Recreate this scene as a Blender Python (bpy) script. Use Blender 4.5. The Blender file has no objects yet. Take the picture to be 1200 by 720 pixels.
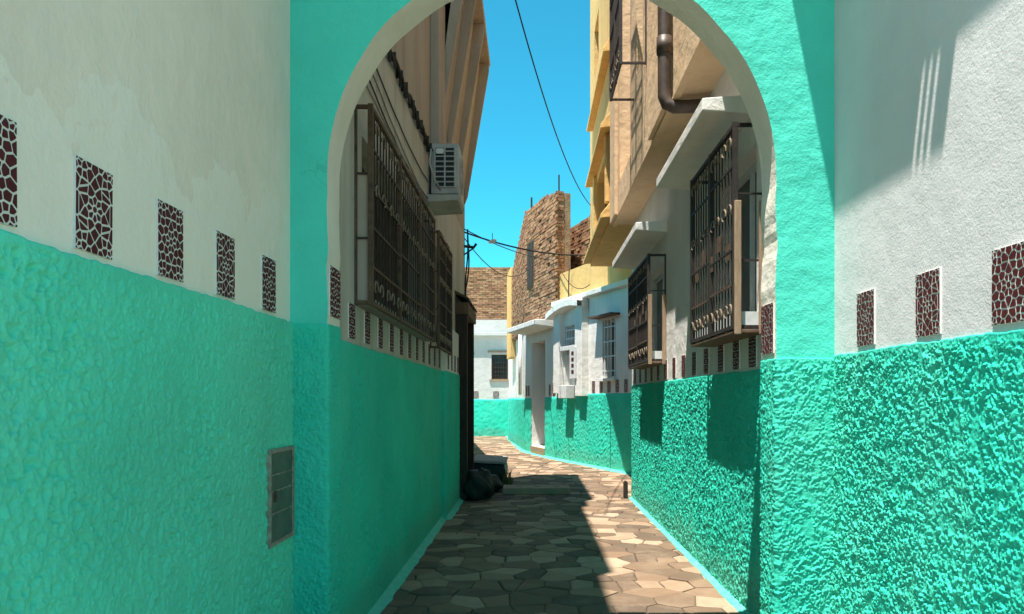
import bpy, bmesh, math, random
import numpy as np
from mathutils import Vector, Matrix
random.seed(7)
rng = np.random.default_rng(7)
scene = bpy.context.scene
COL = scene.collection

# ------------------------------------------------------------------ camera
cam_d = bpy.data.cameras.new('camera')
cam = bpy.data.objects.new('camera', cam_d)
COL.objects.link(cam)
cam.location = (0, 0, 1.5)
cam.rotation_euler = (math.radians(90), 0, 0)
cam_d.sensor_width = 36.0
cam_d.lens = 36.0 * 870 / 1200
cam_d.shift_x = -23 / 1200
cam_d.shift_y = 107 / 1200
cam_d.clip_start = 0.05
cam_d.clip_end = 1000
scene.camera = cam

# ------------------------------------------------------------------ sky, sun, exposure
SUN_TO = Vector((-0.195, -0.228, 1.0)).normalized()
w = bpy.data.worlds.new('World')
scene.world = w
w.use_nodes = True
wn = w.node_tree
wn.nodes.clear()
sky = wn.nodes.new('ShaderNodeTexSky')
sky.sky_type = 'NISHITA'
sky.sun_disc = False
sky.sun_elevation = math.asin(SUN_TO.z)
sky.sun_rotation = math.atan2(SUN_TO.x, SUN_TO.y)
sky.air_density = 0.7
sky.dust_density = 0.0
sky.ozone_density = 1.5
bg = wn.nodes.new('ShaderNodeBackground')
bg.inputs['Strength'].default_value = 0.145
wo = wn.nodes.new('ShaderNodeOutputWorld')
tint = wn.nodes.new('ShaderNodeMix')
tint.data_type = 'RGBA'
tint.blend_type = 'MULTIPLY'
tint.inputs[0].default_value = 1.0
tint.inputs[7].default_value = (0.16, 0.90, 0.80, 1)
wn.links.new(sky.outputs[0], tint.inputs[6])
wn.links.new(tint.outputs[2], bg.inputs['Color'])
wn.links.new(bg.outputs[0], wo.inputs['Surface'])
sun_d = bpy.data.lights.new('sun', 'SUN')
sun_d.energy = 5.0
sun_d.angle = math.radians(0.5)
sun_d.color = (1.0, 0.945, 0.87)
sun = bpy.data.objects.new('sun', sun_d)
COL.objects.link(sun)
sun.location = SUN_TO * 40
sun.rotation_euler = SUN_TO.to_track_quat('Z', 'Y').to_euler()
scene.view_settings.view_transform = 'Standard'
scene.view_settings.look = 'None'
scene.view_settings.exposure = 1.24
scene.view_settings.gamma = 1.0
scene.view_settings.use_curve_mapping = False

# ------------------------------------------------------------------ materials
def lin(r, g, b):
    f = lambda c: (c / 255 / 12.92) if c / 255 <= 0.04045 else ((c / 255 + 0.055) / 1.055) ** 2.4
    return (f(r), f(g), f(b), 1.0)

class NT:
    def __init__(s, name):
        s.m = bpy.data.materials.new(name)
        s.m.use_nodes = True
        s.t = s.m.node_tree
        s.p = s.t.nodes['Principled BSDF']
        s.co = s.t.nodes.new('ShaderNodeNewGeometry').outputs['Position']
    def n(s, typ, **kw):
        nd = s.t.nodes.new(typ)
        for k, v in kw.items():
            setattr(nd, k, v)
        return nd
    def l(s, a, b):
        s.t.links.new(a, b)
    def mapping(s, scale):
        m = s.n('ShaderNodeMapping')
        m.inputs['Scale'].default_value = scale
        s.l(s.co, m.inputs['Vector'])
        return m.outputs[0]
    def noise(s, scale, detail=4, rough=0.55, vec=None, dist=0.0):
        nd = s.n('ShaderNodeTexNoise')
        nd.inputs['Scale'].default_value = scale
        nd.inputs['Detail'].default_value = detail
        nd.inputs['Roughness'].default_value = rough
        nd.inputs['Distortion'].default_value = dist
        s.l(vec if vec is not None else s.co, nd.inputs['Vector'])
        return nd.outputs['Fac']
    def ramp(s, fac, stops):
        r = s.n('ShaderNodeValToRGB')
        e = r.color_ramp.elements
        while len(e) < len(stops):
            e.new(0.5)
        for i, (p, c) in enumerate(stops):
            e[i].position = p
            e[i].color = c if len(c) == 4 else (*c, 1)
        s.l(fac, r.inputs[0])
        return r.outputs[0]
    def mix(s, fac, a, b, mode='MIX'):
        m = s.n('ShaderNodeMix', data_type='RGBA', blend_type=mode)
        for sock, v in ((m.inputs[0], fac), (m.inputs[6], a), (m.inputs[7], b)):
            if hasattr(v, 'is_linked'):
                s.l(v, sock)
            else:
                sock.default_value = v
        return m.outputs[2]
    def math(s, op, a, b=0.0):
        m = s.n('ShaderNodeMath', operation=op)
        for sock, v in ((m.inputs[0], a), (m.inputs[1], b)):
            if hasattr(v, 'is_linked'):
                s.l(v, sock)
            else:
                sock.default_value = v
        return m.outputs[0]
    def bump(s, h, strength, dist, prev=None):
        b = s.n('ShaderNodeBump')
        b.inputs['Strength'].default_value = strength
        b.inputs['Distance'].default_value = dist
        s.l(h, b.inputs['Height'])
        if prev is not None:
            s.l(prev, b.inputs['Normal'])
        s.l(b.outputs[0], s.p.inputs['Normal'])
        return b.outputs[0]
    def out(s, col=None, rough=0.7, spec=0.3, metal=0.0):
        if col is not None:
            if hasattr(col, 'is_linked'):
                s.l(col, s.p.inputs['Base Color'])
            else:
                s.p.inputs['Base Color'].default_value = col
        s.p.inputs['Roughness'].default_value = rough
        s.p.inputs['Specular IOR Level'].default_value = spec
        s.p.inputs['Metallic'].default_value = metal
        return s.m

def k(c, f):
    return (c[0] * f, c[1] * f, c[2] * f, 1)

def plaster(name, col, dirt, grain=0.35, gscale=55, stain=0.35, rough=0.85, patch=None, relief=0.5):
    s = NT(name)
    a = s.ramp(s.noise(0.9, 5, 0.6), [(0.3, k(col, 0.86)), (0.7, k(col, 1.04))])
    streak = s.ramp(s.noise(1.0, 6, 0.65, s.mapping((5, 5, 0.5))), [(0.48, (0, 0, 0)), (0.78, (1, 1, 1))])
    c = s.mix(s.math('MULTIPLY', streak, stain), a, dirt)
    spots = s.ramp(s.noise(9, 6, 0.7), [(0.62, (0, 0, 0)), (0.74, (1, 1, 1))])
    c = s.mix(s.math('MULTIPLY', spots, stain * 0.7), c, dirt)
    if patch is not None:
        sep = s.n('ShaderNodeSeparateXYZ')
        s.l(s.co, sep.inputs[0])
        edge = s.math('ADD', sep.outputs['Z'], s.math('MULTIPLY', s.noise(1.7, 4, 0.6), -1.5))
        pm = s.math('LESS_THAN', edge, 1.62)
        c = s.mix(s.math('MULTIPLY', pm, 0.75), c, patch)
    vor = s.n('ShaderNodeTexVoronoi', feature='DISTANCE_TO_EDGE')
    vor.inputs['Scale'].default_value = 0.9
    s.l(s.n('ShaderNodeVectorMath').outputs[0], vor.inputs['Vector']) if False else s.l(s.co, vor.inputs['Vector'])
    b1 = s.bump(s.noise(gscale, 4, 0.6), grain, 0.012)
    b2 = s.bump(s.noise(6, 4, 0.55), relief, 0.03, b1)
    return s.out(c, rough, 0.2)

TURQ = (0.035, 0.59, 0.425, 1)
M = {}
M['white'] = plaster('white_plaster', (0.76, 0.735, 0.69, 1), (0.46, 0.43, 0.37, 1), 0.3, 45, 0.35)
M['whitel'] = plaster('white_plaster_smooth', (0.88, 0.75, 0.635, 1), (0.75, 0.63, 0.52, 1), 0.16, 60, 0.3,
                      patch=(0.90, 0.80, 0.70, 1))
M['whiter'] = plaster('white_plaster_rough', (0.69, 0.67, 0.67, 1), (0.55, 0.53, 0.51, 1), 0.2, 95, 0.2, relief=0.22)
M['white_dim'] = plaster('dimmed_white_plaster', (0.57, 0.555, 0.53, 1), (0.42, 0.40, 0.36, 1), 0.3, 45, 0.35)  # darkened white plaster copy, keeping the sunlit far house from blowing out
M['cream'] = plaster('cream_plaster', (0.82, 0.77, 0.67, 1), (0.62, 0.57, 0.47, 1), 0.25, 50, 0.3)
M['grime'] = plaster('weathered_white_plaster', (0.52, 0.49, 0.43, 1), (0.22, 0.19, 0.15, 1), 0.35, 40, 0.7)
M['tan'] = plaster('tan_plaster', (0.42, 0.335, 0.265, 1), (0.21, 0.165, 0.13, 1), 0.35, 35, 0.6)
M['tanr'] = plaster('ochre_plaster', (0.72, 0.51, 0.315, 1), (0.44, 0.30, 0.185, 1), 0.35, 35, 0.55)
M['yellow'] = plaster('yellow_plaster', (0.74, 0.47, 0.18, 1), (0.40, 0.24, 0.10, 1), 0.3, 35, 0.5)
M['concrete'] = plaster('grey_concrete', (0.40, 0.38, 0.34, 1), (0.16, 0.14, 0.12, 1), 0.5, 40, 0.6)

def turq(name, bumpy, TURQ=TURQ):
    s = NT(name)
    c = s.ramp(s.noise(1.3, 5, 0.6), [(0.3, k(TURQ, 0.84)), (0.72, k(TURQ, 1.10))])
    chalk = s.ramp(s.noise(3.2, 6, 0.7), [(0.52, (0, 0, 0)), (0.75, (1, 1, 1))])
    c = s.mix(s.math('MULTIPLY', chalk, 0.22), c, (0.13, 0.56, 0.42, 1))
    chip = s.ramp(s.noise(22, 5, 0.75), [(0.70, (0, 0, 0)), (0.73, (1, 1, 1))])
    c = s.mix(s.math('MULTIPLY', chip, 0.5 if not bumpy else 0.12), c, (0.012, 0.23, 0.17, 1))
    if not bumpy:
        vo = s.n('ShaderNodeTexVoronoi', feature='DISTANCE_TO_EDGE')
        vo.inputs['Scale'].default_value = 1.1
        ad = s.n('ShaderNodeMix', data_type='VECTOR')
        nz = s.n('ShaderNodeTexNoise')
        nz.inputs['Scale'].default_value = 3.0
        nz.inputs['Detail'].default_value = 6
        s.l(s.co, nz.inputs['Vector'])
        ad.inputs[0].default_value = 0.45
        s.l(s.co, ad.inputs[4]); s.l(nz.outputs['Color'], ad.inputs[5])
        s.l(ad.outputs[1], vo.inputs['Vector'])
        cr = s.math('MULTIPLY', s.math('LESS_THAN', vo.outputs['Distance'], 0.0035), s.ramp(s.noise(2.3, 3, 0.5), [(0.52, (0, 0, 0)), (0.56, (1, 1, 1))]))
        c = s.mix(s.math('MULTIPLY', cr, 0.18), c, (0.01, 0.2, 0.15, 1))
    b1 = s.bump(s.noise(85, 4, 0.65), 0.6 if bumpy else 0.3, 0.008)
    if not bumpy:
        s.bump(s.noise(7, 5, 0.6), 0.6, 0.025, b1)
    if bumpy:
        sep = s.n('ShaderNodeSeparateXYZ')
        s.l(s.co, sep.inputs[0])
        lowz = s.math('SUBTRACT', s.math('MULTIPLY', s.noise(2.6, 6, 0.7), 0.75), sep.outputs['Z'])
        lowm = s.ramp(s.math('MULTIPLY', lowz, 4.0), [(0.0, (0, 0, 0)), (0.7, (1, 1, 1))])
        c = s.mix(s.math('MULTIPLY', lowm, 0.35), c, (0.14, 0.26, 0.18, 1))
        fade = s.ramp(s.noise(0.8, 7, 0.72, s.mapping((1, 1, 0.45))), [(0.5, (0, 0, 0)), (0.8, (1, 1, 1))])
        c = s.mix(s.math('MULTIPLY', fade, 0.4), c, (0.20, 0.58, 0.42, 1))
    return s.out(c, 0.88 if bumpy else 0.7, 0.15 if bumpy else 0.25)
M['stucco'] = turq('turquoise_rough_stucco', True)
M['stucco_lift'] = turq('lifted_turquoise_stucco', True, (0.11, 0.70, 0.485, 1))  # paler stucco copy, lifting the shaded left wall through its base colour
M['turq'] = turq('turquoise_paint', False, (0.075, 0.61, 0.47, 1))
s = NT('turquoise_spilled_paint')
M['spill'] = s.out(s.ramp(s.noise(14, 5, 0.7), [(0.35, (0.06, 0.46, 0.34, 1)), (0.7, (0.14, 0.54, 0.42, 1))]), 0.7, 0.25)

s = NT('paving_stone')
oi = s.n('ShaderNodeObjectInfo').outputs['Random']
ge = s.n('ShaderNodeNewGeometry').outputs['Random Per Island']
r_ = s.math('FRACT', s.math('ADD', oi, ge))
c = s.ramp(r_, [(0.0, (0.085, 0.056, 0.037, 1)), (0.4, (0.15, 0.095, 0.058, 1)), (0.64, (0.22, 0.135, 0.08, 1)), (0.70, (0.31, 0.205, 0.13, 1)), (0.85, (0.37, 0.25, 0.165, 1)), (1.0, (0.45, 0.32, 0.22, 1))])
c = s.mix(s.math('MULTIPLY', s.ramp(s.noise(7, 8, 0.75), [(0.35, (0, 0, 0)), (0.7, (1, 1, 1))]), 0.42), c, (0.14, 0.10, 0.07, 1))
c = s.mix(s.math('MULTIPLY', s.ramp(s.noise(2.1, 6, 0.7), [(0.5, (0, 0, 0)), (0.75, (1, 1, 1))]), 0.35), c, (0.42, 0.32, 0.22, 1))
c = s.mix(s.math('MULTIPLY', s.ramp(s.noise(30, 5, 0.75), [(0.66, (0, 0, 0)), (0.7, (1, 1, 1))]), 0.45), c, (0.08, 0.06, 0.045, 1))
b_ = s.bump(s.noise(26, 6, 0.7), 0.6, 0.012)
s.bump(s.noise(120, 3, 0.6), 0.3, 0.004, b_)
c = s.mix(s.math('MULTIPLY', s.ramp(s.noise(1.1, 8, 0.75), [(0.42, (0, 0, 0)), (0.62, (1, 1, 1))]), 0.25), c, (0.20, 0.145, 0.10, 1))
s.l(c, s.p.inputs['Base Color'])
M['stone'] = s.out(c, 0.75, 0.3)
s = NT('joint_mortar')
c = s.ramp(s.noise(12, 6, 0.7), [(0.3, (0.05, 0.038, 0.03, 1)), (0.7, (0.13, 0.095, 0.068, 1))])
s.bump(s.noise(60, 4, 0.7), 0.8, 0.01)
M['mortar'] = s.out(c, 0.9, 0.2)
s = NT('pale_bounce_ground')  # unseen ground around the alley, made pale to bounce light into the shade
M['ground'] = s.out(s.ramp(s.noise(0.6, 6, 0.6), [(0.3, (0.44, 0.36, 0.27, 1)), (0.7, (0.54, 0.45, 0.34, 1))]), 0.9, 0.2)

s = NT('fired_brick')
oi = s.n('ShaderNodeObjectInfo').outputs['Random']
ge = s.n('ShaderNodeNewGeometry').outputs['Random Per Island']
r_ = s.math('FRACT', s.math('ADD', oi, ge))
c = s.ramp(r_, [(0, (0.20, 0.085, 0.045, 1)), (0.5, (0.36, 0.165, 0.085, 1)), (1, (0.46, 0.27, 0.15, 1))])
c = s.mix(s.math('MULTIPLY', s.noise(8, 6, 0.7), 0.5), c, (0.32, 0.22, 0.14, 1))
s.bump(s.noise(60, 4, 0.7), 0.7, 0.01)
M['brick'] = s.out(c, 0.9, 0.2)
s = NT('brick_mortar')
s.bump(s.noise(30, 4, 0.7), 0.8, 0.02)
M['bmortar'] = s.out(s.ramp(s.noise(5, 6, 0.7), [(0.3, (0.17, 0.11, 0.07, 1)), (0.7, (0.38, 0.26, 0.16, 1))]), 0.95, 0.1)

def simple(name, c0, c1, scale=18, rough=0.6, spec=0.3, metal=0, bump=0.3, stretch=None):
    s = NT(name)
    vec = s.mapping(stretch) if stretch else None
    nz = s.noise(scale, 6, 0.7, vec)
    s.bump(s.noise(scale * 3, 4, 0.65, vec), bump, 0.006)
    return s.out(s.ramp(nz, [(0.3, c0), (0.7, c1)]), rough, spec, metal)
M['iron'] = simple('rusty_black_iron', (0.012, 0.010, 0.009, 1), (0.042, 0.027, 0.019, 1), 16, 0.6, 0.4)
M['ironb'] = simple('brown_rusted_iron', (0.045, 0.029, 0.019, 1), (0.15, 0.088, 0.052, 1), 16, 0.7, 0.3)
M['scrolliron'] = simple('rusted_iron_glint', (0.10, 0.075, 0.055, 1), (0.28, 0.21, 0.15, 1), 14, 0.6, 0.4)  # lightened iron: glints on the scrolls painted into the base colour
M['wood'] = simple('weathered_brown_wood', (0.07, 0.042, 0.026, 1), (0.19, 0.115, 0.068, 1), 8, 0.75, 0.25, 0, 0.6, (6, 6, 0.7))
M['woodl'] = simple('sun_bleached_wood', (0.24, 0.16, 0.10, 1), (0.42, 0.29, 0.19, 1), 8, 0.75, 0.25, 0, 0.5, (6, 6, 0.7))
M['wooddark'] = simple('dark_shutter_wood', (0.018, 0.013, 0.010, 1), (0.06, 0.04, 0.028, 1), 8, 0.7, 0.25, 0, 0.5, (6, 6, 0.7))
M['glass'] = simple('dark_window_glass', (0.012, 0.015, 0.017, 1), (0.035, 0.04, 0.042, 1), 3, 0.12, 0.5, 0, 0.02)
M['paintw'] = simple('white_gloss_paint', (0.55, 0.55, 0.53, 1), (0.72, 0.72, 0.70, 1), 10, 0.5, 0.4, 0, 0.15)
M['maroon'] = simple('maroon_glaze', (0.055, 0.009, 0.012, 1), (0.105, 0.018, 0.02, 1), 30, 0.65, 0.2, 0, 0.05)
M['tilew'] = simple('white_glaze', (0.62, 0.60, 0.56, 1), (0.76, 0.74, 0.70, 1), 25, 0.65, 0.2, 0, 0.05)
M['cable'] = simple('black_cable', (0.012, 0.012, 0.012, 1), (0.04, 0.038, 0.036, 1), 30, 0.6, 0.3)
M['cableg'] = simple('grey_cable', (0.16, 0.15, 0.14, 1), (0.30, 0.28, 0.25, 1), 30, 0.6, 0.3)
M['pvc'] = simple('dark_brown_pipe', (0.03, 0.02, 0.016, 1), (0.09, 0.06, 0.045, 1), 9, 0.5, 0.4)
M['ac'] = simple('aged_grey_enamel', (0.30, 0.29, 0.265, 1), (0.46, 0.45, 0.42, 1), 6, 0.5, 0.4)
M['acdark'] = simple('dark_vent', (0.012, 0.012, 0.012, 1), (0.03, 0.03, 0.03, 1), 20, 0.6, 0.3)
M['hatch'] = simple('grey_green_metal', (0.055, 0.075, 0.06, 1), (0.13, 0.15, 0.12, 1), 9, 0.55, 0.4)
M['hatchf'] = simple('rusty_pale_frame', (0.16, 0.12, 0.09, 1), (0.42, 0.38, 0.32, 1), 22, 0.75, 0.3)
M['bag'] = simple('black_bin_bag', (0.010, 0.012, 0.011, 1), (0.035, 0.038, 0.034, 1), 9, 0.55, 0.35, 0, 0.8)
M['leaf'] = simple('weed_leaf', (0.06, 0.075, 0.02, 1), (0.16, 0.15, 0.05, 1), 20, 0.7, 0.2)
M['lamp'] = simple('white_lamp_glass', (0.7, 0.7, 0.68, 1), (0.8, 0.8, 0.78, 1), 10, 0.3, 0.5, 0, 0.02)

# ------------------------------------------------------------------ helpers
WL = {}
def link(name, me, parent=None, pos=(0, 0, 0), rot=None):
    o = bpy.data.objects.new(name, me)
    COL.objects.link(o)
    pos = Vector(pos)
    if parent is not None:
        o.parent = parent
        o.location = pos - WL[parent.name]
    else:
        o.location = pos
    if rot:
        o.rotation_euler = rot
    WL[o.name] = pos
    return o

def tag(o, label, cat, group=None):
    o['label'] = label
    o['category'] = cat
    if group:
        o['group'] = group
    return o

def thing(name, label, cat, pos=(0, 0, 0), group=None):
    o = bpy.data.objects.new(name, None)
    COL.objects.link(o)
    o.location = pos
    o.empty_display_size = 0.2
    WL[o.name] = Vector(pos)
    return tag(o, label, cat, group)

class MB:
    def __init__(s):
        s.v = []; s.f = []; s.mi = []; s.cur = 0
    def add(s, vs, fs):
        b = len(s.v)
        s.v += [tuple(v) for v in vs]
        s.f += [tuple(i + b for i in f) for f in fs]
        s.mi += [s.cur] * len(fs)
        return s
    def box(s, x0, x1, y0, y1, z0, z1):
        vs = [(x, y, z) for z in (z0, z1) for y in (y0, y1) for x in (x0, x1)]
        return s.add(vs, [(0, 2, 3, 1), (4, 5, 7, 6), (0, 1, 5, 4), (2, 6, 7, 3), (0, 4, 6, 2), (1, 3, 7, 5)])
    def prism(s, poly, off):
        n = len(poly)
        a = [Vector(p) for p in poly]
        b = [p + Vector(off) for p in a]
        s.add(a + b, [tuple(range(n - 1, -1, -1)), tuple(range(n, 2 * n))] + [(i, (i + 1) % n, n + (i + 1) % n, n + i) for i in range(n)])
        return s
    def tube(s, pts, r, n=6, caps=True):
        pts = [Vector(p) for p in pts]
        rs = r if isinstance(r, (list, tuple)) else [r] * len(pts)
        t0 = (pts[1] - pts[0]).normalized()
        ref = Vector((0, 0, 1)) if abs(t0.z) < 0.9 else Vector((1, 0, 0))
        u = t0.cross(ref).normalized()
        vs = []
        for i, p in enumerate(pts):
            t = (pts[min(i + 1, len(pts) - 1)] - pts[max(i - 1, 0)])
            t = t.normalized() if t.length > 1e-9 else t0
            u = (u - t * u.dot(t)).normalized()
            v = t.cross(u)
            for j in range(n):
                a = 2 * math.pi * j / n
                vs.append(p + (u * math.cos(a) + v * math.sin(a)) * rs[i])
        fs = []
        for i in range(len(pts) - 1):
            for j in range(n):
                fs.append((i * n + j, i * n + (j + 1) % n, (i + 1) * n + (j + 1) % n, (i + 1) * n + j))
        if caps:
            fs.append(tuple(range(n - 1, -1, -1)))
            fs.append(tuple((len(pts) - 1) * n + j for j in range(n)))
        return s.add(vs, fs)
    def mesh(s, name, mats, smooth=False, bevel=0.0):
        me = bpy.data.meshes.new(name)
        me.from_pydata(s.v, [], s.f)
        for m in (mats if isinstance(mats, (list, tuple)) else [mats]):
            me.materials.append(M[m] if isinstance(m, str) else m)
        for i, p in enumerate(me.polygons):
            p.material_index = s.mi[i]
        bm = bmesh.new(); bm.from_mesh(me)
        bmesh.ops.recalc_face_normals(bm, faces=bm.faces)
        if bevel > 0:
            es = [e for e in bm.edges if len(e.link_faces) == 2 and e.calc_face_angle(0) > 0.6]
            bmesh.ops.bevel(bm, geom=es, offset=bevel, segments=2, affect='EDGES', profile=0.5)
        bm.to_mesh(me); bm.free()
        if smooth:
            me.polygons.foreach_set('use_smooth', [True] * len(me.polygons))
        return me
    def build(s, name, mats, parent=None, smooth=False, bevel=0.0):
        return link(name, s.mesh(name, mats, smooth, bevel), parent)
    def at(s, name, mats, parent, pos, smooth=False, bevel=0.0):
        return link(name, s.mesh(name, mats, smooth, bevel), parent, pos)

def box(name, mats, parent, x0, x1, y0, y1, z0, z1, bevel=0.0):
    c = ((x0 + x1) / 2, (y0 + y1) / 2, z0)
    m = MB().box(x0 - c[0], x1 - c[0], y0 - c[1], y1 - c[1], 0, z1 - z0)
    return m.at(name, mats, parent, c, bevel=bevel)

# vectorised value noise in 2-D
PERM = rng.random((512, 512))
def vnoise(x, y):
    xi = np.floor(x).astype(int); yi = np.floor(y).astype(int)
    fx = x - xi; fy = y - yi
    fx = fx * fx * (3 - 2 * fx); fy = fy * fy * (3 - 2 * fy)
    g = lambda a, b: PERM[a & 511, b & 511]
    return (g(xi, yi) * (1 - fx) + g(xi + 1, yi) * fx) * (1 - fy) + (g(xi, yi + 1) * (1 - fx) + g(xi + 1, yi + 1) * fx) * fy
def stucco_h(u, z, style='clot'):
    """thrown plaster, roughly -1..1: 'clot' = grains standing proud, 'pit' = float-finished with small pits"""
    wu = 0.9 * vnoise(u * 41 + 5, z * 41); wz = 0.9 * vnoise(u * 38 + 40, z * 38 + 9)
    a = vnoise(u * 128 + 3.1 + wu, z * 112 + wz)
    b = vnoise(u * 225 + 71 + wz, z * 205 + 13 + wu)
    c = vnoise(u * 6 + 7, z * 6 + 31)
    d = vnoise(u * 43 + 17, z * 36 + 5)
    e = vnoise(u * 2.1 + 11, z * 1.7 + 3)
    if style == 'pit':
        pit = np.clip((vnoise(u * 62 + 9 + wu, z * 54 + wz) - 0.55) * 5.0, 0.0, 1.0)
        return (0.55 * (b - 0.5) + 0.75 * (d - 0.5) + 0.5 * (a - 0.5)) - 1.5 * pit * np.clip(0.25 + 1.1 * (c + e - 0.8), 0.15, 1.1)
    blob = np.clip((a - 0.46) * 5.0, -0.7, 0.8)
    p = vnoise(u * 30 + 91, z * 19 + 57)
    m = np.clip((p - 0.2) * 9.0, 0.25, 1.0)
    return ((blob * (0.45 + 0.6 * c) + 0.7 * (b - 0.5) + 1.1 * (d - 0.5)) * (0.75 + 0.5 * e)) * m - 0.35 * (1 - m)

def path_resample(path, cell, round_r=0.02):
    P = [Vector((p[0], p[1], 0)) for p in path]
    pts = [P[0]]
    for i in range(1, len(P) - 1):
        a = (P[i - 1] - P[i]).normalized(); b = (P[i + 1] - P[i]).normalized()
        pts += [P[i] + a * round_r, P[i] + (a + b) * round_r * 0.12, P[i] + b * round_r]
    pts.append(P[-1])
    out = [pts[0]]; arc = [0.0]
    for i in range(1, len(pts)):
        L = (pts[i] - pts[i - 1]).length
        n = max(1, int(L / cell))
        for j in range(1, n + 1):
            out.append(pts[i - 1].lerp(pts[i], j / n)); arc.append(arc[-1] + L / n)
    return out, np.array(arc)

def dado(name, path, z0, z1, parent, amp=0.007, cell=0.013, zc=None, side=1, seed=0.0, mat='stucco', base=0.010, batter=0.0, style='clot'):
    """rough plaster sheet along an xy path; side=+1: outward normal is left of the walking direction"""
    pts, arc = path_resample(path, cell)
    zc = zc or cell
    nz = max(2, int((z1 - z0) / zc))
    Z = np.linspace(z0, z1, nz + 1)
    A = np.array([(p.x, p.y) for p in pts])
    T = np.gradient(A, axis=0)
    T /= np.linalg.norm(T, axis=1)[:, None]
    N = np.stack([-T[:, 1], T[:, 0]], 1) * side
    U, ZZ = np.meshgrid(arc + seed, Z, indexing='ij')
    H = stucco_h(U, ZZ, style) * amp * np.clip((z1 - ZZ) / 0.05, 0.15, 1.0) + base + batter * (z1 - ZZ)
    top = 0.008 * (vnoise(U * 4, ZZ * 0 + seed) - 0.5) + 0.006 * (vnoise(U * 31, ZZ * 0 + seed) - 0.5)
    ZZ2 = ZZ + top * ((ZZ - z0) / (z1 - z0)) ** 6
    H[:, -1] = np.minimum(H[:, -1], base * 0.8)
    X = A[:, 0][:, None] + N[:, 0][:, None] * H
    Y = A[:, 1][:, None] + N[:, 1][:, None] * H
    V = np.stack([X, Y, ZZ2], -1)
    n, m = V.shape[:2]
    # back rim along the top
    rim = V[:, -1].copy()
    rim[:, 0] = A[:, 0] - N[:, 0] * 0.02; rim[:, 1] = A[:, 1] - N[:, 1] * 0.02
    V = np.concatenate([V, rim[:, None]], 1); m += 1
    idx = np.arange(n * m).reshape(n, m)
    F = np.stack([idx[:-1, :-1], idx[1:, :-1], idx[1:, 1:], idx[:-1, 1:]], -1).reshape(-1, 4)
    if side < 0:
        pass
    else:
        F = F[:, ::-1]
    me = bpy.data.meshes.new(name)
    me.from_pydata(V.reshape(-1, 3).tolist(), [], F.tolist())
    me.materials.append(M[mat])
    me.polygons.foreach_set('use_smooth', [True] * len(me.polygons))
    return link(name, me, parent)

def spill(path, width, parent, side=1, seed=0.0, h=0.05):
    """strip of spilled paint and render at the foot of a wall"""
    pts, arc = path_resample(path, 0.05)
    m = MB(); vs = []; fs = []
    n = len(pts)
    for i, p in enumerate(pts):
        t = (pts[min(i + 1, n - 1)] - pts[max(0, i - 1)]).normalized()
        nn = Vector((-t.y, t.x, 0)) * side
        q = float(vnoise(np.array([arc[i] * 5 + seed]), np.array([1.5]))[0]) + 0.5 * float(vnoise(np.array([arc[i] * 19 + seed]), np.array([4.5]))[0])
        wd = width * (0.15 + 0.75 * q)
        vs += [p + nn * 0.0 + Vector((0, 0, h)), p + nn * (0.03) + Vector((0, 0, h * 0.55)), p + nn * (0.03 + wd * 0.5) + Vector((0, 0, 0.026)),
               p + nn * (0.03 + wd) + Vector((0, 0, 0.019)), p + nn * (0.03 + wd) + Vector((0, 0, 0.0))]
        if i:
            for j in range(4):
                fs.append(((i - 1) * 5 + j, i * 5 + j, i * 5 + j + 1, (i - 1) * 5 + j + 1))
    m.add(vs, fs)
    return m.build('painted_skirting', 'spill', parent, smooth=True)

def facade(name, p0, p1, z0, z1, parent, mat, side=1, openings=(), reveal=0.18, thick=0.4):
    """wall slab whose front runs p0->p1 (xy); openings = (u0,u1,za,zb)"""
    P0 = Vector((p0[0], p0[1], 0)); P1 = Vector((p1[0], p1[1], 0))
    L = (P1 - P0).length; t = (P1 - P0) / L
    nn = Vector((-t.y, t.x, 0)) * side
    us = sorted({0.0, L, *[o[0] for o in openings], *[o[1] for o in openings]})
    zs = sorted({z0, z1, *[o[2] for o in openings], *[o[3] for o in openings]})
    pt = lambda u, z, d: P0 + t * u - nn * d + Vector((0, 0, z))
    m = MB()
    for i in range(len(us) - 1):
        for j in range(len(zs) - 1):
            uc = (us[i] + us[i + 1]) / 2; zc = (zs[j] + zs[j + 1]) / 2
            if any(o[0] < uc < o[1] and o[2] < zc < o[3] for o in openings):
                continue
            m.add([pt(us[i], zs[j], 0), pt(us[i + 1], zs[j], 0), pt(us[i + 1], zs[j + 1], 0), pt(us[i], zs[j + 1], 0)], [(0, 1, 2, 3)])
    for (a, b, c, d) in openings:
        for (ua, za, ub, zb) in ((a, c, b, c), (b, c, b, d), (b, d, a, d), (a, d, a, c)):
            m.add([pt(ua, za, 0), pt(ub, zb, 0), pt(ub, zb, reveal), pt(ua, za, reveal)], [(0, 1, 2, 3)])
    # shell behind
    A = [pt(0, z0, 0), pt(L, z0, 0), pt(L, z1, 0), pt(0, z1, 0), pt(0, z0, thick), pt(L, z0, thick), pt(L, z1, thick), pt(0, z1, thick)]
    m.add(A, [(4, 5, 6, 7), (0, 4, 7, 3), (1, 2, 6, 5), (3, 7, 6, 2), (0, 1, 5, 4)])
    me = bpy.data.meshes.new(name)
    me.from_pydata(m.v, [], m.f)
    me.materials.append(M[mat])
    bm = bmesh.new(); bm.from_mesh(me)
    bmesh.ops.remove_doubles(bm, verts=bm.verts, dist=0.0005)
    bmesh.ops.recalc_face_normals(bm, faces=bm.faces)
    bm.to_mesh(me); bm.free()
    return link(name, me, parent)

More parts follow.
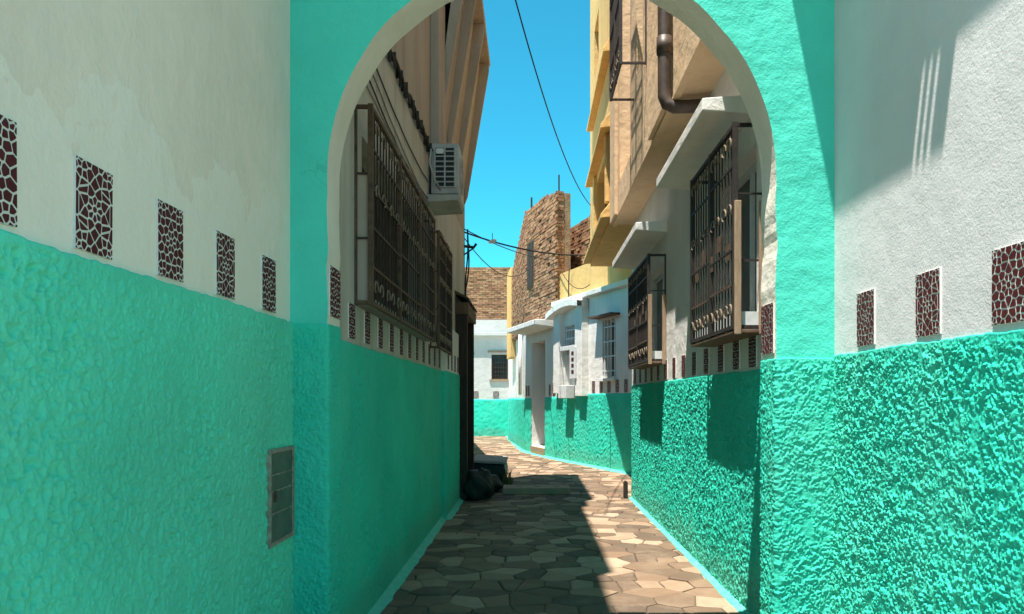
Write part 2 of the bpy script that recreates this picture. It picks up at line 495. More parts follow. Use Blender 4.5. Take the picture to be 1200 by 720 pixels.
# ------------------------------------------------------------------ Voronoi cells by half-plane clipping
def clip(poly, px, py, nx, ny):
    out = []
    for i in range(len(poly)):
        a = poly[i]; b = poly[(i + 1) % len(poly)]
        da = (a[0] - px) * nx + (a[1] - py) * ny; db = (b[0] - px) * nx + (b[1] - py) * ny
        if da <= 0: out.append(a)
        if (da < 0 < db) or (db < 0 < da):
            f = da / (da - db)
            out.append((a[0] + (b[0] - a[0]) * f, a[1] + (b[1] - a[1]) * f))
    return out
def vcell(i, pts, gap, rad, bound):
    x, y = pts[i]
    poly = [(bound[0], bound[2]), (bound[1], bound[2]), (bound[1], bound[3]), (bound[0], bound[3])]
    for j, (a, b) in enumerate(pts):
        if j == i: continue
        dx, dy = a - x, b - y
        d = math.hypot(dx, dy)
        if d > rad or d < 1e-6: continue
        nx, ny = dx / d, dy / d
        poly = clip(poly, x + nx * (d / 2 - gap / 2), y + ny * (d / 2 - gap / 2), nx, ny)
        if len(poly) < 3: return None
    return poly

# patterned tile: strapwork of maroon cells on white, lying in x(0..w) z(0..h), facing -y
TW, TH = 0.182, 0.262
def tile_mesh(variant):
    r = random.Random(variant)
    pts = []
    def ros(cx, cy, sc=1.0, rot=0.0):
        pts.append((cx, cy))
        for kx in range(8):
            a = kx * math.pi / 4 + rot
            pts.append((cx + 0.021 * sc * math.cos(a), cy + 0.021 * sc * math.sin(a)))
            a += math.pi / 8
            pts.append((cx + 0.043 * sc * math.cos(a), cy + 0.043 * sc * math.sin(a)))
            a -= math.pi / 8
            pts.append((cx + 0.062 * sc * math.cos(a), cy + 0.062 * sc * math.sin(a)))
    cx, cy = TW / 2, TH / 2
    ros(cx, cy, 1.15, math.pi / 8 * (variant % 2))
    for sx in (0, 1):
        for sy in (0, 1):
            ros(TW * sx, TH * sy, 0.95)
    for sx in (0, 1):
        pts.append((TW * (0.04 + 0.92 * sx), cy)); pts.append((TW * (0.2 + 0.6 * sx), cy + 0.062)); pts.append((TW * (0.2 + 0.6 * sx), cy - 0.062))
    for sy in (0, 1):
        pts.append((cx, TH * (0.03 + 0.94 * sy))); pts.append((cx - 0.028, TH * (0.14 + 0.72 * sy))); pts.append((cx + 0.028, TH * (0.14 + 0.72 * sy)))
    m = MB()
    m.box(0, TW, -0.004, 0.006, 0, TH)
    m.cur = 1
    b = (0.001, TW - 0.001, 0.001, TH - 0.001)
    for i in range(len(pts)):
        if not (-0.002 <= pts[i][0] <= TW + 0.002 and -0.002 <= pts[i][1] <= TH + 0.002): continue
        c = vcell(i, pts, 0.0058 + 0.0022 * r.random(), 0.2, b)
        if c and len(c) >= 3:
            ar = 0.5 * abs(sum(c[q][0] * c[(q + 1) % len(c)][1] - c[(q + 1) % len(c)][0] * c[q][1] for q in range(len(c))))
            if ar > 6e-6:
                m.prism([(p[0], -0.0042, p[1]) for p in c], (0, -0.0018, 0))
    return m.mesh('tile_panel', ['tilew', 'maroon'])
TILES = [tile_mesh(0), tile_mesh(1)]
def tile(parent, x, y, z, face, i=0, sw=1.0, sh=1.0):
    """face: '+x' tile on a left wall looking right, '-x' on a right wall, or an angle; (x,y) centre on the wall"""
    ang = {'+x': math.pi / 2, '-x': -math.pi / 2, '-y': 0.0}.get(face, face)
    off = Vector((-TW / 2 * sw, 0, 0)); off.rotate(Matrix.Rotation(ang, 3, 'Z'))
    o = link('tile_panel', TILES[i % 2], parent, (x + off.x, y + off.y, z), (0, random.uniform(-0.012, 0.012), ang))
    o.scale = (sw, 1, sh)
    return o

# ================================================================== SETTING
g = MB()
g.add([(-150, -150, -0.03), (150, -150, -0.03), (150, 150, -0.03), (-150, 150, -0.03)], [(0, 1, 2, 3)])
ground = g.build('ground', 'ground'); ground['kind'] = 'structure'
bed = MB()
bed.add([(-4, -3, 0.002), (3.2, -3, 0.002), (3.2, 31, 0.002), (-4, 31, 0.002)], [(0, 1, 2, 3)])
pave = bed.build('alley_pavement', 'mortar'); pave['kind'] = 'structure'

LW, RW = -1.11, 1.5          # inner alley wall faces
B = [(2.35, 13.6), (1.94, 14.7), (0.62, 18.1), (-0.16, 20.7), (-0.83, 26.6), (-0.9, 29.2)]
def right_x(y):
    if y < 4.2: return 1.66
    if y < 11.2: return RW
    if y < 13.6: return 2.4
    for a, b in zip(B, B[1:]):
        if a[1] <= y <= b[1]: return a[0] + (b[0] - a[0]) * (y - a[1]) / (b[1] - a[1])
    return -0.9
def left_x(y):
    if y < 4.0: return -1.32
    if y < 13.8: return LW
    return -1.1 - (y - 13.8) * 0.16
# crazy paving
seeds = []
row = 0; y = 0.6
while y < 30:
    sw_ = random.choice([0.20, 0.25, 0.31, 0.42]); dp = random.choice([0.17, 0.21, 0.27])
    x = -4 + (row % 2) * sw_ * 0.5
    while x < 3:
        if left_x(y) - 0.25 < x < right_x(y) + 0.25:
            seeds.append((x + random.uniform(-0.06, 0.06), y + random.uniform(-0.05, 0.05)))
        x += sw_ * random.uniform(0.8, 1.25)
    y += dp; row += 1
def stone_geom(c, hz, tilt):
    cx = sum(p[0] for p in c) / len(c); cy = sum(p[1] for p in c) / len(c)
    ring = []
    for q in range(len(c)):
        a = c[q]; b = c[(q + 1) % len(c)]
        ring.append(a)
        if math.hypot(a[0] - b[0], a[1] - b[1]) > 0.16:
            f = random.uniform(0.35, 0.65)
            ring.append((a[0] + (b[0] - a[0]) * f + random.uniform(-0.008, 0.008), a[1] + (b[1] - a[1]) * f + random.uniform(-0.008, 0.008)))
    n = len(ring)
    zz = lambda px, py: hz + tilt[0] * (px - cx) + tilt[1] * (py - cy)
    v = []
    for (px, py) in ring: v.append((px - cx, py - cy, -0.01))
    for (px, py) in ring: v.append((px - cx, py - cy, zz(px, py) - 0.006))
    for (px, py) in ring:
        d = math.hypot(px - cx, py - cy)
        f = max(0.0, 1 - 0.014 / max(d, 0.02))
        v.append(((px - cx) * f, (py - cy) * f, zz(px, py)))
    f = [tuple(2 * n + i for i in range(n))]
    for i in range(n):
        j = (i + 1) % n
        f += [(i, j, n + j, n + i), (n + i, n + j, 2 * n + j, 2 * n + i)]
    return (cx, cy), v, f
far_m = MB(); cnt = 0
order = sorted(range(len(seeds)), key=lambda i: (seeds[i][1] < 4.7, seeds[i][1]))
for i in order:
    near = [s_ for s_ in seeds if abs(s_[0] - seeds[i][0]) < 1.0 and abs(s_[1] - seeds[i][1]) < 1.0]
    c = vcell(near.index(seeds[i]), near, random.uniform(0.005, 0.010), 1.2, (-4, 3, 0, 30.5))
    if not c or len(c) < 3: continue
    (cx, cy), v, f = stone_geom(c, random.uniform(0.010, 0.018), (random.gauss(0, 0.009), random.gauss(0, 0.009)))
    if cnt < 298 and seeds[i][1] >= 4.7:
        MB().add(v, f).at('paving_stone', 'stone', pave, (cx, cy, 0)); cnt += 1
    else:
        far_m.add([(a + cx, b + cy, z) for a, b, z in v], f)
o = far_m.build('paving_stones', 'stone', pave); o['kind'] = 'stuff'

# ================================================================== NEAR LEFT WALL (with tile panels and hatch)
NL, NR = -1.295, 1.624
AF, AB = 3.98, 4.23          # arch front and back
lw = thing('side_wall', 'shaded white plaster wall with turquoise dado and grey metal hatch before the archway', 'wall', (NL, 1.5, 0))
facade('plaster', (NL, 0.98), (NL, AF + 0.02), 0, 9.6, lw, 'whitel', side=-1)
dado('dado', [(NL, 1.5), (NL, AF - 0.002)], -0.02, 1.905, lw, 0.0085, 0.0044, side=-1, seed=2, mat='stucco_lift', style='pit', base=0.022)
dado('dado', [(NL, 0.98), (NL, 1.5)], -0.02, 1.905, lw, 0.004, 0.012, side=-1, seed=1.48, mat='stucco_lift', style='pit', base=0.022)
for i, yy in enumerate((1.31, 1.765, 2.185, 2.65, 3.125, 3.64)):
    tile(lw, NL + 0.004, yy, 1.925, '+x', i)
h = box('meter_hatch', 'hatch', lw, NL + 0.004, NL + 0.030, 3.595, 3.922, 0.795, 1.232)
for (a, b, c, d) in ((3.577, 3.597, 0.775, 1.25), (3.92, 3.94, 0.775, 1.25), (3.597, 3.92, 0.775, 0.797), (3.597, 3.92, 1.23, 1.25)):
    box('hatch_frame', 'hatchf', h, NL - 0.005, NL + 0.037, a, b, c, d, 0.002)
for z_ in (0.93, 1.04, 1.12):
    box('hatch_seam', 'hatchf', h, NL + 0.029, NL + 0.0325, 3.61, 3.90, z_, z_ + 0.006)
box('hatch_latch', 'ironb', h, NL + 0.028, NL + 0.044, 3.64, 3.655, 0.99, 1.045, 0.002)

# ================================================================== NEAR RIGHT WALL
rw = thing('side_wall', 'sunlit rough white wall with deeply textured turquoise dado beside the archway', 'wall', (NR, 1.5, 0))
facade('plaster', (NR, 1.28), (NR, AF + 0.02), 0, 6.2, rw, 'whiter', side=1)
dado('dado', [(NR, 1.95), (NR, AF - 0.002)], -0.02, 1.73, rw, 0.0082, 0.0041, side=1, seed=51)
dado('dado', [(NR, 1.28), (NR, 1.95)], -0.02, 1.73, rw, 0.006, 0.012, side=1, seed=50.33)
for i, yy in enumerate((1.5, 2.02, 2.515, 3.03, 3.595)):
    tile(rw, NR - 0.004, yy, 1.755, '-x', i + 1)
bal = box('balcony_slab', 'concrete', rw, NR - 0.41, NR, 0.9, 3.97, 4.97, 5.09)
for (ya, yb) in ((2.36, 2.455), (2.49, 2.51), (2.545, 2.565), (2.60, 3.97)):
    box('slab_board', 'wood', bal, NR - 0.49, NR - 0.4105, ya, yb, 4.98, 5.04)

# ================================================================== ARCHWAY
CX, CZ, RA = 0.108, 2.70, 1.203
HL = (CX - RA, CX + RA)
arch = thing('archway', 'turquoise round archway with cream reveal spanning the alley', 'archway', (CX, AF, 0))
def arc_pts(n=48):
    out = []
    for i in range(n + 1):
        a = math.pi - math.pi * i / n
        wob = 0.004 * math.sin(i * 1.3) + 0.003 * math.sin(i * 0.61 + 1) + random.uniform(-0.0015, 0.0015)
        r = RA + wob * math.sin(a)
        out.append((CX + r * math.cos(a), CZ + r * math.sin(a)))
    return out
AP = arc_pts()
EDGE = [(0.0, 0.0, 0.0), (1.9, 0.0, 0.0)] + [(1.9 + 0.8 * i / 16, 0.0045 * math.sin(i * 0.9) * math.sin(math.pi * i / 16) + random.uniform(-0.002, 0.002), 0.006 * math.sin(i * 0.7 + 2) * math.sin(math.pi * i / 16) + random.uniform(-0.0025, 0.0025)) for i in range(1, 16)] + [(CZ, 0.0, 0.0)]
TOP = 4.08
m = MB()
xo0, xo1 = NL - 0.2, NR + 0.2
for yy in (AF, AB):
    for (za, ja, ka), (zb, jb, kb) in zip(EDGE, EDGE[1:]):
        m.add([(xo0, yy, za), (HL[0] + ja, yy, za), (HL[0] + jb, yy, zb), (xo0, yy, zb)], [(0, 1, 2, 3)])
        m.add([(HL[1] + ka, yy, za), (xo1, yy, za), (xo1, yy, zb), (HL[1] + kb, yy, zb)], [(0, 1, 2, 3)])
    m.add([(xo0, yy, CZ), (HL[0], yy, CZ), (HL[0], yy, TOP), (xo0, yy, TOP)], [(0, 1, 2, 3)])
    m.add([(HL[1], yy, CZ), (xo1, yy, CZ), (xo1, yy, TOP), (HL[1], yy, TOP)], [(0, 1, 2, 3)])
    for a, b in zip(AP, AP[1:]):
        m.add([(a[0], yy, a[1]), (b[0], yy, b[1]), (b[0], yy, TOP), (a[0], yy, TOP)], [(0, 1, 2, 3)])
m.add([(xo0, AF, TOP), (xo1, AF, TOP), (xo1, AB, TOP), (xo0, AB, TOP)], [(0, 1, 2, 3)])
face = m.build('arch_face', 'turq', arch)
m = MB()
prof = [(HL[0] + j, z) for z, j, k_ in EDGE[:-1]] + AP + [(HL[1] + k_, z) for z, j, k_ in EDGE[:-1][::-1]]
for a, b in zip(prof, prof[1:]):
    m.add([(a[0], AF, a[1]), (b[0], AF, b[1]), (b[0], AB, b[1]), (a[0], AB, a[1])], [(0, 1, 2, 3)])
m.build('arch_reveal', 'cream', arch)
dado('pillar_dado', [(NL, AF), (HL[0], AF), (HL[0], AB), (LW - 0.01, AB)], -0.02, 1.90, arch, 0.0052, 0.0048, side=-1, seed=9)
dado('pillar_dado', [(NR, AF), (HL[1], AF), (HL[1], AB), (RW, AB)], -0.02, 1.715, arch, 0.0060, 0.0046, side=1, seed=77)
tile(arch, HL[0] + 0.004, 4.11, 1.945, '+x', 1, 1.15, 1.05)
tile(arch, HL[1] - 0.004, 4.11, 1.745, '-x', 0, 1.15, 1.05)

# ================================================================== generic window pieces
BARM = {}
def bar_mesh(length, r, mat='iron'):
    key = (round(length, 3), r, mat)
    if key not in BARM:
        BARM[key] = MB().tube([(0, 0, 0), (0, 0, length)], r, 5).mesh('bar', mat)
    return BARM[key]
SCM = {}
def scroll_mesh(size):
    if size not in SCM:
        pts = []
        for i in range(15):
            a = i / 14 * 4.4
            r = size * (0.5 - 0.40 * i / 14)
            pts.append((0, r * math.cos(a), r * math.sin(a) + size * 0.5))
        SCM[size] = MB().tube(pts, 0.0065, 4).mesh('scroll', 'scrolliron')
    return SCM[size]

def cage(parent, xw, xo, y0, y1, z0, z1, panels, step=0.085, rails=3, mat='ironb', scrolls=True, pointed=False):
    """projecting iron window cage: wall plane xw, outer plane xo"""
    f = 0.016
    m = MB()
    def bar_(a, b, r=f):
        lo = [min(a[i], b[i]) - r for i in range(3)]; hi = [max(a[i], b[i]) + r for i in range(3)]
        m.box(lo[0], hi[0], lo[1], hi[1], lo[2], hi[2])
    L = (y1 - y0) / panels
    e = 0.0
    for i in range(panels + 1):
        bar_((xo, y0 + i * L, z0), (xo, y0 + i * L, z1), f + 0.001 * (i % 2))
    for z_ in (z0, z1):
        bar_((xo, y0 - 0.004, z_), (xo, y1 + 0.004, z_), f - 0.003)
        for yy in (y0, y1):
            bar_((xw, yy, z_), (xo, yy, z_), f - 0.005)
    bar_((xw, y0, z0), (xw, y0, z1), f - 0.002)
    root = m.build('window_grille', mat, parent)
    dx = -0.0 if xo > xw else 0.0
    for i in range(panels):
        a = y0 + i * L
        n = int(L / step)
        for j in range(1, n):
            link('bar', bar_mesh(z1 - z0 + (0.05 if pointed and abs(j - n / 2) < 1.2 else 0), 0.0065, 'iron'), root, (xo, a + L * j / n, z0))
        for q in range(1, rails + 1):
            zz = z0 + (z1 - z0) * (q / (rails + 1)) + random.uniform(-0.02, 0.02)
            o = MB().box(-0.005, 0.005, 0, L, -0.008, 0.008).at('rail', 'ironb' if q == 1 else 'iron', root, (xo + (0.009 if xo > xw else -0.009), a, zz))
        if scrolls:
            for zz, n_ in ((z1 - 0.19, 4), (z0 + 0.02, 5), (z0 + (z1 - z0) * 0.52, 4)):
                for j in range(n_):
                    o = link('scroll', scroll_mesh(0.15), root, (xo + (0.012 if xo > xw else -0.012), a + L * (j + 0.5) / n_, zz))
                    o.rotation_euler = (random.choice((0, math.pi)) * 0, 0, math.pi if j % 2 else 0)
    # side bars
    n = max(2, int(abs(xo - xw) / 0.07))
    for zz in (z0 + (z1 - z0) * 0.33, z0 + (z1 - z0) * 0.66):
        lo, hi = min(xw, xo), max(xw, xo)
        MB().box(lo, hi, -0.006, 0.006, -0.006, 0.006).at('rail', 'iron', root, (0, y0, zz))
    return root

def sash(parent, xw, depth, sgn, y0, y1, z0, z1, mullions=1, mat='paintw', pane='glass'):
    """window in a side wall; sgn = +1 when the wall looks to +x"""
    xb = xw - sgn * depth
    m = MB(); t = 0.05
    a, b = sorted((xb, xb + sgn * 0.05))
    m.box(a, b, y0, y0 + t, z0, z1); m.box(a, b, y1 - t, y1, z0, z1)
    m.box(a, b, y0 + t, y1 - t, z0, z0 + t); m.box(a, b, y0 + t, y1 - t, z1 - t, z1)
    for i in range(1, mullions + 1):
        yc = y0 + (y1 - y0) * i / (mullions + 1)
        m.box(a + 0.002, b - 0.002, yc - 0.022, yc + 0.022, z0 + t, z1 - t)
    root = m.build('window', mat, parent)
    ys = [y0 + (y1 - y0) * i / (mullions + 1) for i in range(mullions + 2)]
    pa, pb = sorted((xb + sgn * 0.012, xb + sgn * 0.022))
    for i in range(mullions + 1):
        box('pane', pane, root, pa, pb, ys[i] + 0.02, ys[i + 1] - 0.02, z0 + 0.02, z1 - 0.02)
    return root

# ================================================================== LEFT HOUSE
lh = thing('house', 'weathered left alley house with iron window cages and flared tan upper floor', 'house', (LW, 8, 0))
H1 = 4.18
facade('lower_wall', (LW, AB - 0.0), (LW, 12.35), 0, H1, lh, 'grime', side=-1,
       openings=((4.85 - AB, 7.55 - AB, 2.2, 3.22), (8.12 - AB, 9.3 - AB, 2.15, 3.25), (10.95 - AB, 12.1 - AB, 0.0, 2.55)), reveal=0.22, thick=0.6)
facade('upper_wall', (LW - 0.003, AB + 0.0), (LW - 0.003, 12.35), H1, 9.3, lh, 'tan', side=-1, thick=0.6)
dado('dado', [(LW, AB + 0.01), (LW, 9.1), (LW + 0.055, 9.1), (LW + 0.055, 10.78), (LW, 10.78), (LW, 10.93)], -0.02, 1.835, lh, 0.004, 0.009, side=-1, seed=21, style='pit', base=0.013)
facade('pilaster', (LW + 0.054, 9.1), (LW + 0.054, 10.75), 0, 2.42, lh, 'white', side=-1, thick=0.1)
spill([(LW + 0.012, AB + 0.03), (LW + 0.012, 9.1), (LW + 0.07, 9.12), (LW + 0.07, 10.75)], 0.04, lh, -1, 3.0, 0.06)
yy = 4.56; i = 0
while yy < 9.0:
    tile(lh, LW + 0.003, yy, 1.865, '+x', i, 0.85, 0.82); yy += 0.43; i += 1
for yy in (9.35, 9.75, 10.15, 10.55):
    tile(lh, LW + 0.058, yy, 1.865, '+x', i, 0.85, 0.82); i += 1
sash(lh, LW, 0.2, 1, 4.85, 7.55, 2.2, 3.22, 5, 'wood', 'wooddark')
sash(lh, LW, 0.2, 1, 8.12, 9.3, 2.15, 3.25, 2, 'wood', 'wooddark')
cg = cage(lh, LW, LW + 0.10, 4.66, 7.66, 2.10, 3.33, 3, 0.10, 4, 'ironb')
# board and tray inside the cage
box('cage_floor', 'cableg', cg, LW, LW + 0.09, 4.68, 7.64, 2.085, 2.098)
box('end_board', 'tan', cg, LW + 0.012, LW + 0.078, 4.672, 4.682, 2.12, 2.92)
cg2 = cage(lh, LW, LW + 0.09, 8.12, 9.4, 2.06, 3.32, 2, 0.10, 4, 'ironb', True, True)
# door with timber surround
dr = box('door', 'wooddark', lh, LW - 0.2, LW - 0.15, 11.0, 12.05, 0.02, 2.5)
for q in range(5):
    box('plank', 'wood', dr, LW - 0.149, LW - 0.13, 11.01 + q * 0.21, 11.20 + q * 0.21, 0.05, 2.45, 0.004)
for ya, wx in ((10.80, 0.17), (11.35, 0.10), (12.14, 0.16)):
    box('door_post', 'wooddark', lh, LW + 0.002, LW + wx, ya, ya + 0.11, 0.0, 2.72, 0.008)
box('door_lintel', 'wood', lh, LW + 0.002, LW + 0.19, 10.78, 12.3, 2.722, 2.90, 0.008)
m = MB(); m.prism([(LW, 10.7, 3.02), (LW + 0.2, 10.7, 2.93), (LW + 0.2, 10.7, 2.956), (LW, 10.7, 3.06)], (0, 1.75, 0))
m.build('door_canopy', 'ironb', lh)
# ledge under the air conditioner
m = MB(); m.prism([(LW, 7.86, 3.58), (LW + 0.33, 7.86, 3.60), (LW + 0.345, 7.86, 3.66), (LW, 7.86, 3.66)], (0, 0.6, 0))
m.build('ledge', 'concrete', lh, bevel=0.006)
# pilaster strip and flared overhang
box('wall_strip', 'tan', lh, LW, LW + 0.09, 8.15, 8.75, 4.25, 9.3)
OX = -0.70
Y0, Y1 = 8.78, 12.35
m = MB(); m.prism([(LW, Y0, 4.95), (OX - 0.16, Y0, 6.95), (OX - 0.16, Y0, 7.4), (LW, Y0, 7.4)], (0, Y1 - Y0, 0))
m.build('flared_soffit', 'tan', lh)
for ya in (8.78, 9.75, 10.95, 12.25):
    m = MB(); m.prism([(LW + 0.001, ya, 4.70), (LW + 0.05, ya, 4.82), (OX - 0.005, ya, 6.90), (OX - 0.005, ya, 7.03), (LW + 0.001, ya, 7.03)], (0, 0.055, 0))
    m.build('bracket', 'tan', lh, bevel=0.006)
m = MB(); m.prism([(LW, Y0 - 0.05, 7.03), (OX + 0.01, Y0 - 0.05, 7.03), (OX + 0.01, Y0 - 0.05, 7.12), (OX - 0.06, Y0 - 0.05, 7.16), (OX - 0.06, Y0 - 0.05, 7.72), (LW, Y0 - 0.05, 7.72)], (0, Y1 - Y0 + 0.1, 0))
m.build('upper_floor_band', 'tan', lh, bevel=0.01)
box('attic_wall', 'tan', lh, LW, OX - 0.2, Y0, Y1, 7.721, 9.3)
# lower house further along, mostly hidden
lf = thing('house', 'low shaded house hidden behind the left house where the alley bends', 'house', (-1.6, 18, 0))
facade('wall', (-1.13, 12.9), (-2.6, 24), 0, 3.6, lf, 'grime', side=-1)
facade('wall', (-1.13, 12.37), (-1.13, 12.9), 0, 3.6, lf, 'grime', side=-1)

# ================================================================== AIR CONDITIONER
acx0, acx1, acy0, acy1, acz0, acz1 = LW + 0.03, LW + 0.325, 7.98, 8.50, 3.70, 4.24
ac = thing('air_conditioner', 'aged grey outdoor air conditioner on a ledge above the left window cage', 'air conditioner', (acx0, acy0, 3.66))
box('casing', 'ac', ac, acx0, acx1, acy0, acy1, acz0, acz1, 0.008)
vp = box('side_vent', 'acdark', ac, acx0 + 0.04, acx1 - 0.04, acy0 - 0.006, acy0 - 0.001, acz0 + 0.07, acz1 - 0.05)
for q in range(8):
    zz = acz0 + 0.07 + q * 0.0547
    box('slat', 'ac', vp, acx0 + 0.036, acx1 - 0.036, acy0 - 0.016, acy0 - 0.0065, zz - 0.006, zz + 0.007, 0.002)
for xx in (acx0 + 0.04, (acx0 + acx1) / 2, acx1 - 0.04):
    box('slat', 'ac', vp, xx - 0.008, xx + 0.008, acy0 - 0.018, acy0 - 0.0062, acz0 + 0.065, acz1 - 0.045, 0.002)
box('label_plate', 'tilew', vp, acx0 + 0.055, acx0 + 0.135, acy0 - 0.019, acy0 - 0.0165, acz1 - 0.115, acz1 - 0.06)
m = MB()
for rr in (0.05, 0.1, 0.15, 0.2):
    m.tube([(acx1 + 0.012, 8.24 + rr * math.cos(a * math.pi / 12), 3.955 + rr * math.sin(a * math.pi / 12)) for a in range(25)], 0.004, 4, False)
for a in range(4):
    c_, s_ = math.cos(a * math.pi / 4) * 0.2, math.sin(a * math.pi / 4) * 0.2
    m.tube([(acx1 + 0.012, 8.24 - c_, 3.955 - s_), (acx1 + 0.012, 8.24 + c_, 3.955 + s_)], 0.004, 4)
m.build('fan_grille', 'ac', ac)
for yy in (8.05, 8.34):
    box('foot', 'iron', ac, acx0 + 0.02, acx1 - 0.02, yy, yy + 0.06, 3.66, 3.70)

# ================================================================== RIGHT HOUSE
rh = thing('house', 'right alley house with white lower wall, concrete window hoods and overhanging tan upper floor', 'house', (RW, 7.5, 0))
o0 = AB
facade('lower_wall', (RW, AB), (RW, 11.1), 0, 4.05, rh, 'white', side=1,
       openings=((4.95 - o0, 5.98 - o0, 2.02, 3.2), (8.45 - o0, 9.75 - o0, 2.0, 3.05)), reveal=0.2, thick=0.9)
dado('dado', [(RW, AB), (RW, 11.08), (RW + 0.5, 11.10)], -0.02, 1.69, rh, 0.0105, 0.008, side=1, seed=33)
spill([(RW - 0.012, AB + 0.03), (RW - 0.012, 11.05)], 0.024, rh, 1, 8.0, 0.04)
for i, yy in enumerate((4.72, 5.02, 5.42, 5.86, 6.35, 6.82, 7.3, 7.78, 8.26, 8.75, 9.23, 9.7, 10.2, 10.7)):
    tile(rh, RW - 0.004, yy, 1.71, '-x', i, 0.9, 0.82)
w1 = sash(rh, RW, 0.16, -1, 4.95, 5.98, 2.02, 3.2, 1, 'paintw', 'glass')
w2 = sash(rh, RW, 0.16, -1, 8.45, 9.75, 2.0, 3.05, 1, 'paintw', 'glass')
def rcage(y0, y1, z0, z1, p):
    cgx = cage(rh, RW, RW - p, y0, y1, z0, z1, 2, 0.075, 4, 'iron')
    for yy, xx in ((y0 - 0.012, RW - p - 0.012), (y0 - 0.014, RW - 0.045)):
        box('wood_post', 'woodl', cgx, xx, xx + 0.042, yy - 0.03, yy - 0.003, z0 - 0.05, z0 + (z1 - z0) * 0.62, 0.004)
    box('wood_sill', 'wood', cgx, RW - p - 0.01, RW - 0.002, y0 - 0.035, y1 + 0.01, z0 - 0.042, z0 - 0.02, 0.004)
    box('sill_board', 'paintw', cgx, RW - p + 0.02, RW - 0.002, y0 + 0.005, y1 - 0.02, z0 - 0.018, z0 + 0.10)
    for q in range(5):
        box('plate', 'ironb', cgx, RW - p - 0.012, RW - p - 0.0085, y0 + 0.08 + q * 0.23, y0 + 0.2 + q * 0.23, z0 + 0.45 + 0.1 * (q % 2), z0 + 0.56 + 0.1 * (q % 2))
    return cgx
rcage(4.78, 6.05, 1.96, 3.26, 0.19)
rcage(8.3, 9.95, 1.93, 3.1, 0.19)
for (a, b, zt) in ((5.0, 6.85, 3.54), (8.2, 10.6, 3.46)):
    m = MB(); m.prism([(RW, a, zt - 0.12), (RW - 0.35, a, zt - 0.10), (RW - 0.35, a, zt - 0.015), (RW, a, zt + 0.01)], (0, b - a, 0))
    m.build('window_hood', 'white', rh, bevel=0.008)
# overhanging upper floor
UX = 1.2
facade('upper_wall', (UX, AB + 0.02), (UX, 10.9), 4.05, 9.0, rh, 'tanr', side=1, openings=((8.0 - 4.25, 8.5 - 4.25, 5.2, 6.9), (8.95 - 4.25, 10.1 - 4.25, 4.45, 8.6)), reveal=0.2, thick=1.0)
box('recess_panel', 'tan', rh, UX + 0.14, UX + 0.2, 8.95, 10.1, 4.45, 8.6)
box('facade_pilaster', 'tanr', rh, UX - 0.05, UX, 6.55, 7.35, 4.052, 9.0, 0.006)
box('facade_pilaster', 'tanr', rh, UX - 0.05, UX, 10.3, 10.9, 4.052, 9.0, 0.006)
box('soffit_edge', 'tanr', rh, UX - 0.012, UX + 0.05, AB + 0.03, 10.92, 4.02, 4.048, 0.004)
sash(rh, UX, 0.15, -1, 8.0, 8.5, 5.2, 6.9, 1, 'wood', 'wooddark')
cage(rh, UX, UX - 0.27, 7.75, 8.7, 5.0, 7.1, 2, 0.06, 5, 'iron')
# corner guard at the foot of the right house
cgd = MB(); cgd.prism([(1.37, 11.02, 0.0), (1.43, 11.02, 0.0), (1.43, 11.02, 0.24), (1.415, 11.02, 0.27), (1.385, 11.02, 0.27), (1.37, 11.02, 0.24)], (0, 0.09, 0))
tag(cgd.build('corner_guard', 'iron', None, bevel=0.006), 'short black iron guard post at the corner foot of the right house', 'bollard')
# drain pipe
dp_ = thing('drain_pipe', 'dark brown drain pipe with an elbow on the tan upper floor', 'pipe', (UX, 6.3, 4.3))
px = UX - 0.075
MB().tube([(px, 6.3, 9.0), (px, 6.3, 6.0), (px, 6.3, 4.16), (px, 6.3, 4.06), (px + 0.02, 6.29, 3.995), (px + 0.08, 6.28, 3.965), (px + 0.2, 6.26, 3.96), (RW, 6.2, 3.95)], 0.055, 12).build('pipe', 'pvc', dp_, smooth=True)
MB().tube([(px, 6.3, 4.42), (px, 6.3, 4.56)], 0.066, 12).build('collar', 'pvc', dp_, smooth=True)
for zz in (5.4, 6.6):
    MB().tube([(px, 6.3, zz), (px, 6.3, zz + 0.04)], 0.064, 12).build('clamp', 'iron', dp_, smooth=True)
    box('clamp', 'iron', dp_, px, UX, 6.28, 6.32, zz + 0.005, zz + 0.035)

# ================================================================== YELLOW TOWER HOUSE
yh = thing('house', 'tall yellow house with sloped window ledges rising behind the right house', 'house', (1.6, 13, 3.7))
facade('wall', (1.2, 10.93), (1.2, 15.2), 4.2, 9.7, yh, 'yellow', side=1,
       openings=((11.65 - 10.93, 13.6 - 10.93, 4.5, 5.45), (13.3 - 10.93, 14.2 - 10.93, 7.6, 8.5)), reveal=0.25, thick=2.6)
facade('base_wall', (2.4, 11.0), (2.4, 13.7), 0, 4.2, yh, 'white', side=1, thick=0.5)
sash(yh, 1.2, 0.2, -1, 11.65, 13.6, 4.5, 5.45, 1, 'wood', 'wooddark')
sash(yh, 1.2, 0.2, -1, 13.3, 14.2, 7.6, 8.5, 1, 'wood', 'wooddark')
for (a, b, z_, p) in ((11.2, 14.4, 5.60, 0.16), (11.2, 15.1, 4.24, 0.16), (11.2, 14.6, 6.75, 0.12)):
    m = MB(); m.prism([(1.2, a, z_), (1.2 - p, a, z_ - 0.02), (1.2 - p, a, z_ + 0.04), (1.2, a, z_ + 0.24)], (0, b - a, 0))
    m.build('window_ledge', 'yellow', yh, bevel=0.008)
box('window_jamb', 'yellow', yh, 1.14, 1.2, 11.45, 11.62, 4.54, 5.58, 0.006)
box('window_jamb', 'yellow', yh, 1.14, 1.2, 13.65, 13.85, 4.54, 5.58, 0.006)

